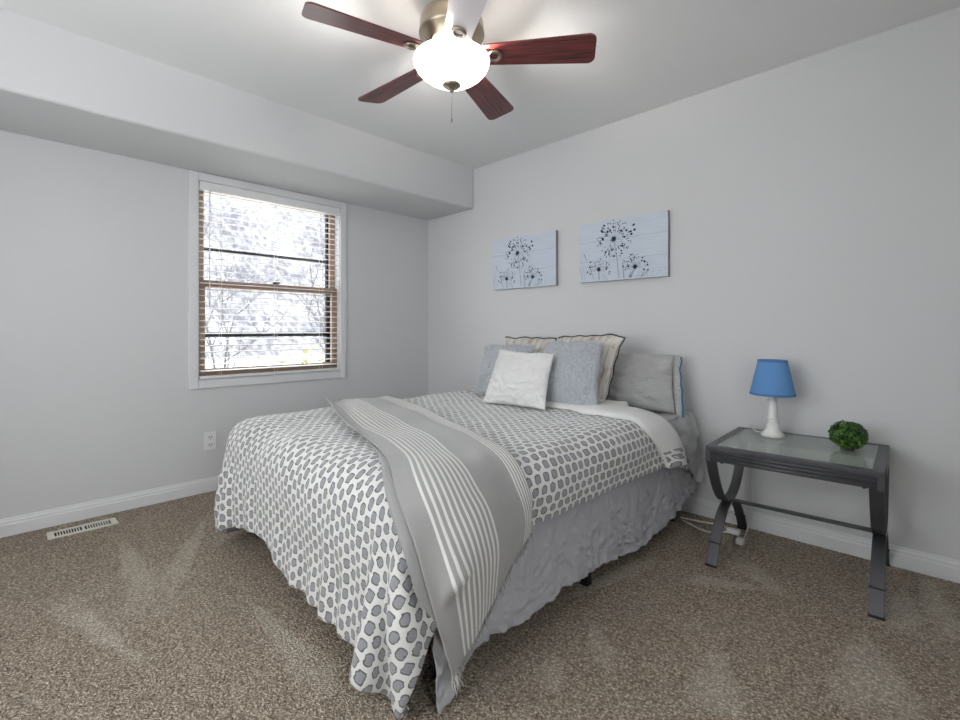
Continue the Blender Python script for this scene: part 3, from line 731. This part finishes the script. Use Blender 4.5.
# lamp on it
M_cer = mat('white_painted_wood', (.78, .77, .75), .35)
M_shade = mat('blue_lamp_shade_cloth', (.125, .30, .60), .85, bump=(400, .2, .001))
M_shade_in = mat('white_shade_lining', (.7, .72, .75), .8)
LX, LY, LZ = 2.874, -.172, NZ+.0002
lamp = thing('table_lamp', 'small white turned table lamp with a blue shade on the nightstand', 'lamp', (LX, LY, LZ))
MB().lathe([(0, 0), (.050, 0), (.051, .010), (.049, .016), (.040, .022), (.033, .029), (.029, .036), (.028, .052), (.0265, .062), (.0285, .066), (.0285, .074), (.026, .078), (.025, .083), (.0275, .087), (.026, .092), (.0225, .096), (.0215, .12), (.0195, .150), (.0185, .166), (.021, .170), (.021, .174), (.018, .178), (.0165, .186), (.012, .19), (.012, .215), (0, .215)], (LX, LY, LZ)).build('lamp_base', M_cer, lamp)
shd = MB().lathe([(.0975, .205), (.0985, .208), (.0635, .372), (.0625, .374), (.0605, .374), (.0615, .371), (.0965, .209), (.0955, .205), (.0975, .205)], (LX, LY, LZ), 56).build('lamp_shade', M_shade, lamp)
M_band = mat('darker_blue_band', (.075, .20, .45), .85)
MB().lathe([(.0985, .204), (.0995, .207), (.0978, .215), (.0968, .215), (.0985, .204)], (LX, LY, LZ), 56).build('shade_band', M_band, shd)
MB().lathe([(.0652, .366), (.0645, .374), (.0625, .376), (.0625, .37), (.0652, .366)], (LX, LY, LZ), 56).build('shade_band', M_band, shd)
mb = MB()
for k in range(3):
    a = 2*PI*k/3+.4; mb.tube([(LX+.007*math.cos(a), LY+.007*math.sin(a), LZ+.362), (LX+.061*math.cos(a), LY+.061*math.sin(a), LZ+.366)], .0012, 5)
mb.tube([(LX, LY, LZ+.21), (LX, LY, LZ+.378)], .003, 6)
mb.build('shade_spider', mat('brass', (.35, .25, .1), .35, 1), lamp)
M_cord = mat('white_cord', (.72, .72, .70), .5)
def smooth_path(pts, n=8):
    pts = [Vector(p) for p in pts]; out = []
    for i in range(len(pts)-1):
        a, b, c, d = pts[max(i-1, 0)], pts[i], pts[i+1], pts[min(i+2, len(pts)-1)]
        for k in range(n):
            t = k/n; out.append(.5*((2*b)+(c-a)*t+(2*a-5*b+4*c-d)*t*t+(3*b-a-3*c+d)*t**3))
    return out+[pts[-1]]
MB().tube(smooth_path([(LX-.047, LY, LZ+.012), (LX-.075, LY+.02, LZ+.010), (LX-.10, LY+.06, LZ+.012), (LX-.12, LY+.11, LZ+.011), (LX-.133, LY+.142, LZ+.016), (LX-.136, -.018, LZ-.03), (LX-.135, -.018, .30), (LX-.13, -.02, .12), (2.735, -.035, .05), (2.738, -.10, .008), (2.75, -.19, .007), (2.752, -.235, .008)]), .0032, 6).build('cord', M_cord, lamp)
mb = MB(); mb.box(2.736, 2.768, -.275, -.236, .002, .026); mb.box(2.742, 2.745, -.295, -.275, .012, .018); mb.box(2.757, 2.760, -.295, -.275, .012, .018)
mb.build('plug', M_white, lamp, bevel=.004)
# extension cord on the carpet
ext = thing('extension_cord', 'white extension cord lying on the carpet between bed leg and nightstand', 'cord', (2.6, -.2, 0))
MB().tube(smooth_path([(2.43, -.165, .007), (2.50, -.205, .007), (2.58, -.235, .007), (2.64, -.20, .007), (2.668, -.155, .010), (2.65, -.105, .007), (2.60, -.10, .007), (2.50, -.125, .007), (2.41, -.14, .007)]), .004, 6).build('cable', M_cord, ext)
mb = MB(); mb.box(2.660, 2.722, -.172, -.138, .002, .028); mb.build('socket_block', M_white, ext, bevel=.006)

# boxwood ball
M_leaf = mat('glossy_green_leaf', (.035, .12, .02), .35); g = NG(M_leaf)
oi = g.n('ShaderNodeNewGeometry'); g.color(g.mix(g.m('POWER', oi.outputs['Random Per Island'], 1.6), (.008, .035, .006), (.11, .26, .035)))
PX, PY, PZ = 3.178, -.235, .608
pl = thing('boxwood_ball', 'small green artificial boxwood ball on the glass of the nightstand', 'plant', (PX, PY, NZ))
rnd = random.Random(5); mb = MB()
for k in range(1000):
    d = Vector((rnd.gauss(0, 1), rnd.gauss(0, 1), rnd.gauss(0, 1))).normalized()
    r = .058*rnd.uniform(.72, 1.10); p = Vector((PX, PY, PZ))+Vector((d.x*r*1.10, d.y*r*1.10, d.z*r*.98))
    if p.z < NZ+.006: continue
    nrm = (d+Vector((rnd.gauss(0, .5), rnd.gauss(0, .5), rnd.gauss(0, .5)))).normalized(); a = nrm.cross(Vector((rnd.gauss(0, 1), rnd.gauss(0, 1), rnd.gauss(0, 1)))).normalized(); b = nrm.cross(a); L = rnd.uniform(.007, .011)
    mb.add([p-a*L, p-a*L*.2+b*L*.55+nrm*.001, p+a*L*.6+b*L*.35, p+a*L-nrm*.002, p+a*L*.6-b*L*.35, p-a*L*.2-b*L*.55+nrm*.001], [(0, 1, 2, 3), (0, 3, 4, 5)])
mb.build('foliage', M_leaf, pl)
mb = MB(); mb.lathe([(0, -.045), (.03, -.035), (.042, 0), (.03, .035), (0, .045)], (PX, PY, PZ), 16); mb.build('core', mat('dark_green_core', (.01, .025, .008), .9), pl)
mb = MB(); mb.lathe([(0, 0), (.024, 0), (.028, .025), (0, .025)], (PX, PY, NZ+.0003), 20); mb.build('stand', M_black, pl)

# ------------------------------------------------------------------ canvas pictures
M_canvas = mat('pale_blue_painted_planks', (.60, .66, .74), .85); g = NG(M_canvas); v, x, y, z = g.ob()
gr = g.noise(g.comb(g.m('MULTIPLY', x, 3), 0, g.m('MULTIPLY', z, 60)), 1.5, 4, .65)
c = g.mix(g.mr(gr, .3, .7), (.56, .62, .71), (.63, .69, .77))
fz = g.m('FRACT', g.m('MULTIPLY', g.m('ADD', z, .2), 7.4)); g.color(g.mix(g.mr(fz, .035, .0), c, (.40, .46, .55)))
M_cedge = mat('grey_canvas_edge', (.30, .30, .31), .9)
M_navy = mat('navy_ink', (.022, .028, .065), .9); M_pale = mat('slate_ink', (.22, .27, .38), .9)
def picture(x0, x1, z0, z1, label):
    cxp, czp = (x0+x1)/2, (z0+z1)/2; W, H = x1-x0, z1-z0
    root = thing('canvas_picture', label, 'picture', (cxp, 0, czp), 'allium canvas pictures')
    rnd = random.Random(12); dark = MB(); pale = MB(); Y = [-.0324]
    def P(u, v): return Vector((x0+u*W, 0, z0+v*H))
    def lay(mb, pts): Y[0] -= .000003; mb.add([(p.x, Y[0], p.z) for p in pts], [tuple(range(len(pts)))])
    def line(mb, a, b, w_):
        d = (b-a).normalized(); n = Vector((-d.z, 0, d.x))*w_/2; lay(mb, [a+n, b+n*.7, b-n*.7, a-n])
    def seed(mb, p, d, L, w_):
        n = Vector((-d.z, 0, d.x)); lay(mb, [p-d*L, p-d*L*.2+n*w_, p+d*L*.7+n*w_*.7, p+d*L, p+d*L*.6-n*w_*.8, p-d*L*.3-n*w_])
    def bloom(u, v, R, a0, a1, cnt, hub):
        c = P(u, v)
        for k in range(14):
            a = lerp(a0, a1, (k+rnd.random()*.6)/14); d = Vector((math.cos(a), 0, math.sin(a))); line(dark if k % 2 else pale, c, c+d*R*rnd.uniform(.4, .75), .0016)
        for k in range(9):
            a = 2*PI*k/9; d = Vector((math.cos(a), 0, math.sin(a))); seed(dark if hub > .011 else pale, c+d*hub*.5, d, hub*rnd.uniform(.6, 1.2), hub*.36)
        for k in range(cnt):
            a = lerp(a0, a1, rnd.random()); rr = R*rnd.uniform(.38, 1.02); d = Vector((math.cos(a), 0, math.sin(a)))
            big = rnd.random() < .3 and rr > .5*R
            seed(dark if rnd.random() < .72 else pale, c+d*rr, d, R*(.078 if big else .050), R*(.058 if big else .030))
    def stem(pts, w_, mb):
        q = smooth_path([P(*p) for p in pts], 6)
        for a, b in zip(q[:-1], q[1:]): line(mb, a, b, w_)
    stem([(.42, .66), (.455, .35), (.475, .03)], .0035, pale); stem([(.455, .45), (.465, .25), (.495, .04)], .002, pale)
    stem([(.24, .19), (.245, .02)], .0045, dark); stem([(.66, .18), (.62, .08), (.60, .02)], .0035, dark)
    stem([(.05, .50), (.09, .36)], .003, dark); stem([(.02, .40), (.05, .2), (.07, .02)], .002, pale); stem([(.0, .25), (.03, .1), (.04, .02)], .003, pale)
    stem([(.12, .3), (.16, .12), (.18, .02)], .002, dark); stem([(.52, .28), (.53, .1), (.535, .02)], .0035, dark); stem([(.55, .2), (.545, .02)], .002, pale)
    stem([(.31, .1), (.345, .02)], .002, dark); stem([(.28, .12), (.31, .02)], .0015, dark); stem([(.80, .1), (.72, .02)], .002, pale)
    for k in range(26): a = rnd.random(); stem([(lerp(.58, .88, a), .02), (lerp(.6, .92, a)+rnd.uniform(-.04, .04), rnd.uniform(.06, .18))], .0014, pale if k % 3 else dark)
    bloom(.42, .68, .122, 0, 2*PI, 125, .015); bloom(.24, .20, .085, -.5, PI+.5, 55, .012); bloom(.66, .19, .088, -.4, PI+.3, 55, .012)
    for (u, v) in [(.645, .86), (.655, .78), (.62, .72)]: seed(dark, P(u, v), Vector((.8, 0, .5)), .011, .008)
    mb = MB().box(x0, x1, -.032, -.002, z0, z1); mb.add(dark.v, dark.f); mb.add(pale.v, pale.f)
    cv = mb.build('canvas', [M_canvas, M_cedge, M_navy, M_pale], root)
    for k, p in enumerate(cv.data.polygons):
        if k < 6: p.material_index = 1 if abs(p.normal.y) < .5 else 0
        else: p.material_index = 2 if k < 6+len(dark.f) else 3
picture(.862, 1.479, 1.392, 1.790, 'pale blue canvas with navy alliums nearer the window, left of the pair')
picture(1.680, 2.294, 1.393, 1.790, 'pale blue canvas with navy alliums above the grey pillow, right of the pair')

# ------------------------------------------------------------------ ceiling fan
M_nick = mat('brushed_nickel', (.36, .31, .24), .3, 1)
M_blade = mat('dark_cherry_blade', (.11, .016, .015), .35, Coat_Weight=.3, Coat_Roughness=.2); g = NG(M_blade); uvv, u, v = g.uv()
gn = g.noise(g.comb(g.m('MULTIPLY', u, 5), g.m('MULTIPLY', v, 90)), 1, 4, .6); g.color(g.mix(g.mr(gn, .3, .7), (.045, .008, .009), (.20, .030, .026)))
M_blade_glare = mat('glare_painted_blade', (.70, .66, .68), .3)  # glare on one blade, put into its base colour
M_bowl = mat('frosted_lit_glass', (.9, .9, .9), .4, Emission_Color=(1, .97, .93, 1), Emission_Strength=1.6)
fan = thing('ceiling_fan', 'five bladed ceiling fan with dark cherry blades and a lit glass bowl', 'fan', (FAN.x, FAN.y, CZ))
FC = (FAN.x, FAN.y, 0)
MB().lathe([(0, 2.4395), (.080, 2.4395), (.082, 2.425), (.075, 2.405), (.060, 2.395), (0, 2.395)], FC, 48).build('canopy', M_nick, fan)
MB().lathe([(0, 2.398), (.070, 2.396), (.105, 2.385), (.126, 2.365), (.132, 2.340), (.134, 2.305), (.136, 2.300), (.136, 2.292), (.132, 2.288), (.120, 2.272), (.105, 2.258), (.098, 2.240), (0, 2.240)], FC, 56).build('motor_housing', M_nick, fan)
MB().lathe([(0, 2.240), (.085, 2.240), (.088, 2.215), (.105, 2.205), (.108, 2.196), (.060, 2.194), (0, 2.194)], FC, 48).build('light_fitter', M_nick, fan)
bowl = MB().lathe([(.151, 2.193), (.157, 2.192), (.159, 2.184), (.156, 2.172), (.147, 2.153), (.131, 2.135), (.109, 2.118), (.083, 2.103), (.054, 2.092), (.0, 2.086), (.0, 2.089), (.052, 2.095), (.080, 2.106), (.105, 2.121), (.127, 2.138), (.143, 2.155), (.151, 2.173), (.151, 2.193)], FC, 64).build('light_bowl', M_bowl, fan)
MB().lathe([(0, 2.094), (.034, 2.092), (.038, 2.086), (.030, 2.079), (.012, 2.074), (.008, 2.060), (.004, 2.056), (0, 2.056)], FC, 32).build('finial', M_nick, bowl)
mb = MB(); mb.tube([(FAN.x+.004, FAN.y-.004, 2.058), (FAN.x+.004, FAN.y-.004, 1.935)], .0011, 6)
ch = mb.build('pull_chain', M_nick, fan)
MB().lathe([(0, 1.950), (.003, 1.948), (.0035, 1.940), (.002, 1.930), (0, 1.929)], (FAN.x+.004, FAN.y-.004, 0), 12).build('chain_pull', M_nick, ch)
for k in range(5):
    th = .675+2*PI*k/5; R = Matrix.Translation((FAN.x, FAN.y, 2.206)) @ Matrix.Rotation(th, 4, 'Z') @ Matrix.Rotation(math.radians(-13), 4, 'X')
    def T(p): return R @ Vector(p)
    r0_, r1_, w0, w1, th2 = .135, .585, .052, .074, .0032
    out = [(r0_, -w0)]; 
    for (cx_, cy_, a0, a1) in [(r1_-.03, -w1+.03, -PI/2, 0), (r1_-.025, w1-.03, 0, PI/2)]:
        for q in range(7): a = lerp(a0, a1, q/6); out.append((cx_+.03*math.cos(a), cy_+.03*math.sin(a)))
    out.append((r0_, w0))
    vs = [T((x, y, th2)) for x, y in out]+[T((x, y, -th2)) for x, y in out]; n_ = len(out)
    mb = MB(); mb.add(vs, [tuple(range(n_)), tuple(range(2*n_-1, n_-1, -1))]+[(i, (i+1) % n_, n_+(i+1) % n_, n_+i) for i in range(n_)])
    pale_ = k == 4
    bld = mb.build('blade', M_blade_glare if pale_ else M_blade, fan); set_uv(bld, [(x, y+k) for x, y in out]*2)
    if pale_: bld['label'] = 'blade pointing towards the room, its glare painted in as a pale colour'
    # bracket: arm from the motor and a ring under the blade root
    mb = MB(); mb.tube([T((.085, 0, .045)), T((.11, 0, .020)), T((.135, 0, -.004)), T((.16, 0, -.007))], [.012, .012, .010, .008], 10)
    ring = [(math.cos(2*PI*q/28), math.sin(2*PI*q/28)) for q in range(28)]
    pts = [T((.178+.024*a, .024*b, -.008)) for a, b in ring]; mb.tube(pts+[pts[0]], .0075, 8, cap=False)
    mb.tube([T((.10, -.030, .012)), T((.14, -.028, -.005)), T((.168, -.020, -.007))], .006, 8); mb.tube([T((.10, .030, .012)), T((.14, .028, -.005)), T((.168, .020, -.007))], .006, 8)
    mb.build('blade_bracket', M_nick, bld)

# ------------------------------------------------------------------ outlet, floor register
out = thing('wall_outlet', 'white duplex wall outlet low on the wall below the window', 'outlet', (0, -1.861, .333))
MB().box(.0, .006, -1.899, -1.823, .272, .394).build('cover_plate', M_white, out, bevel=.003)
for zc_ in (.358, .308):
    f = MB().box(.005, .0085, -1.879, -1.843, zc_-.017, zc_+.017).build('socket', M_white, out, bevel=.004)
    mb = MB(); mb.box(.0083, .0088, -1.871, -1.867, zc_-.004, zc_+.009); mb.box(.0083, .0088, -1.855, -1.851, zc_-.004, zc_+.008); mb.box(.0083, .0088, -1.864, -1.858, zc_-.013, zc_-.008)
    mb.build('slot', M_dark, f)
M_cream = mat('cream_enamel', (.74, .72, .63), .4)
rg = thing('floor_register', 'cream metal floor register sunk in the carpet by the left wall', 'vent', (.17, -2.53, 0))
x0, x1, y0, y1 = .118, .228, -2.672, -2.383
mb = MB(); mb.box(x0, x1, y0, y0+.028, 0, .007); mb.box(x0, x1, y1-.028, y1, 0, .007); mb.box(x0, x0+.018, y0+.028, y1-.028, 0, .007); mb.box(x1-.018, x1, y0+.028, y1-.028, 0, .007); mb.box(x0+.018, x1-.018, (y0+y1)/2-.006, (y0+y1)/2+.006, 0, .007)
mb.build('register_frame', M_cream, rg, bevel=.002)
MB().box(x0+.02, x1-.02, y0+.02, y1-.02, .0005, .0015).build('duct', M_dark, rg)
mb = MB()
for a, b in ((y0+.028, (y0+y1)/2-.006), ((y0+y1)/2+.006, y1-.028)):
    for k in range(1, 10):
        y = lerp(a, b, k/10); mb.box(x0+.016, x1-.016, y-.0022, y+.0022, .0015, .006)
mb.build('louver', M_cream, rg)
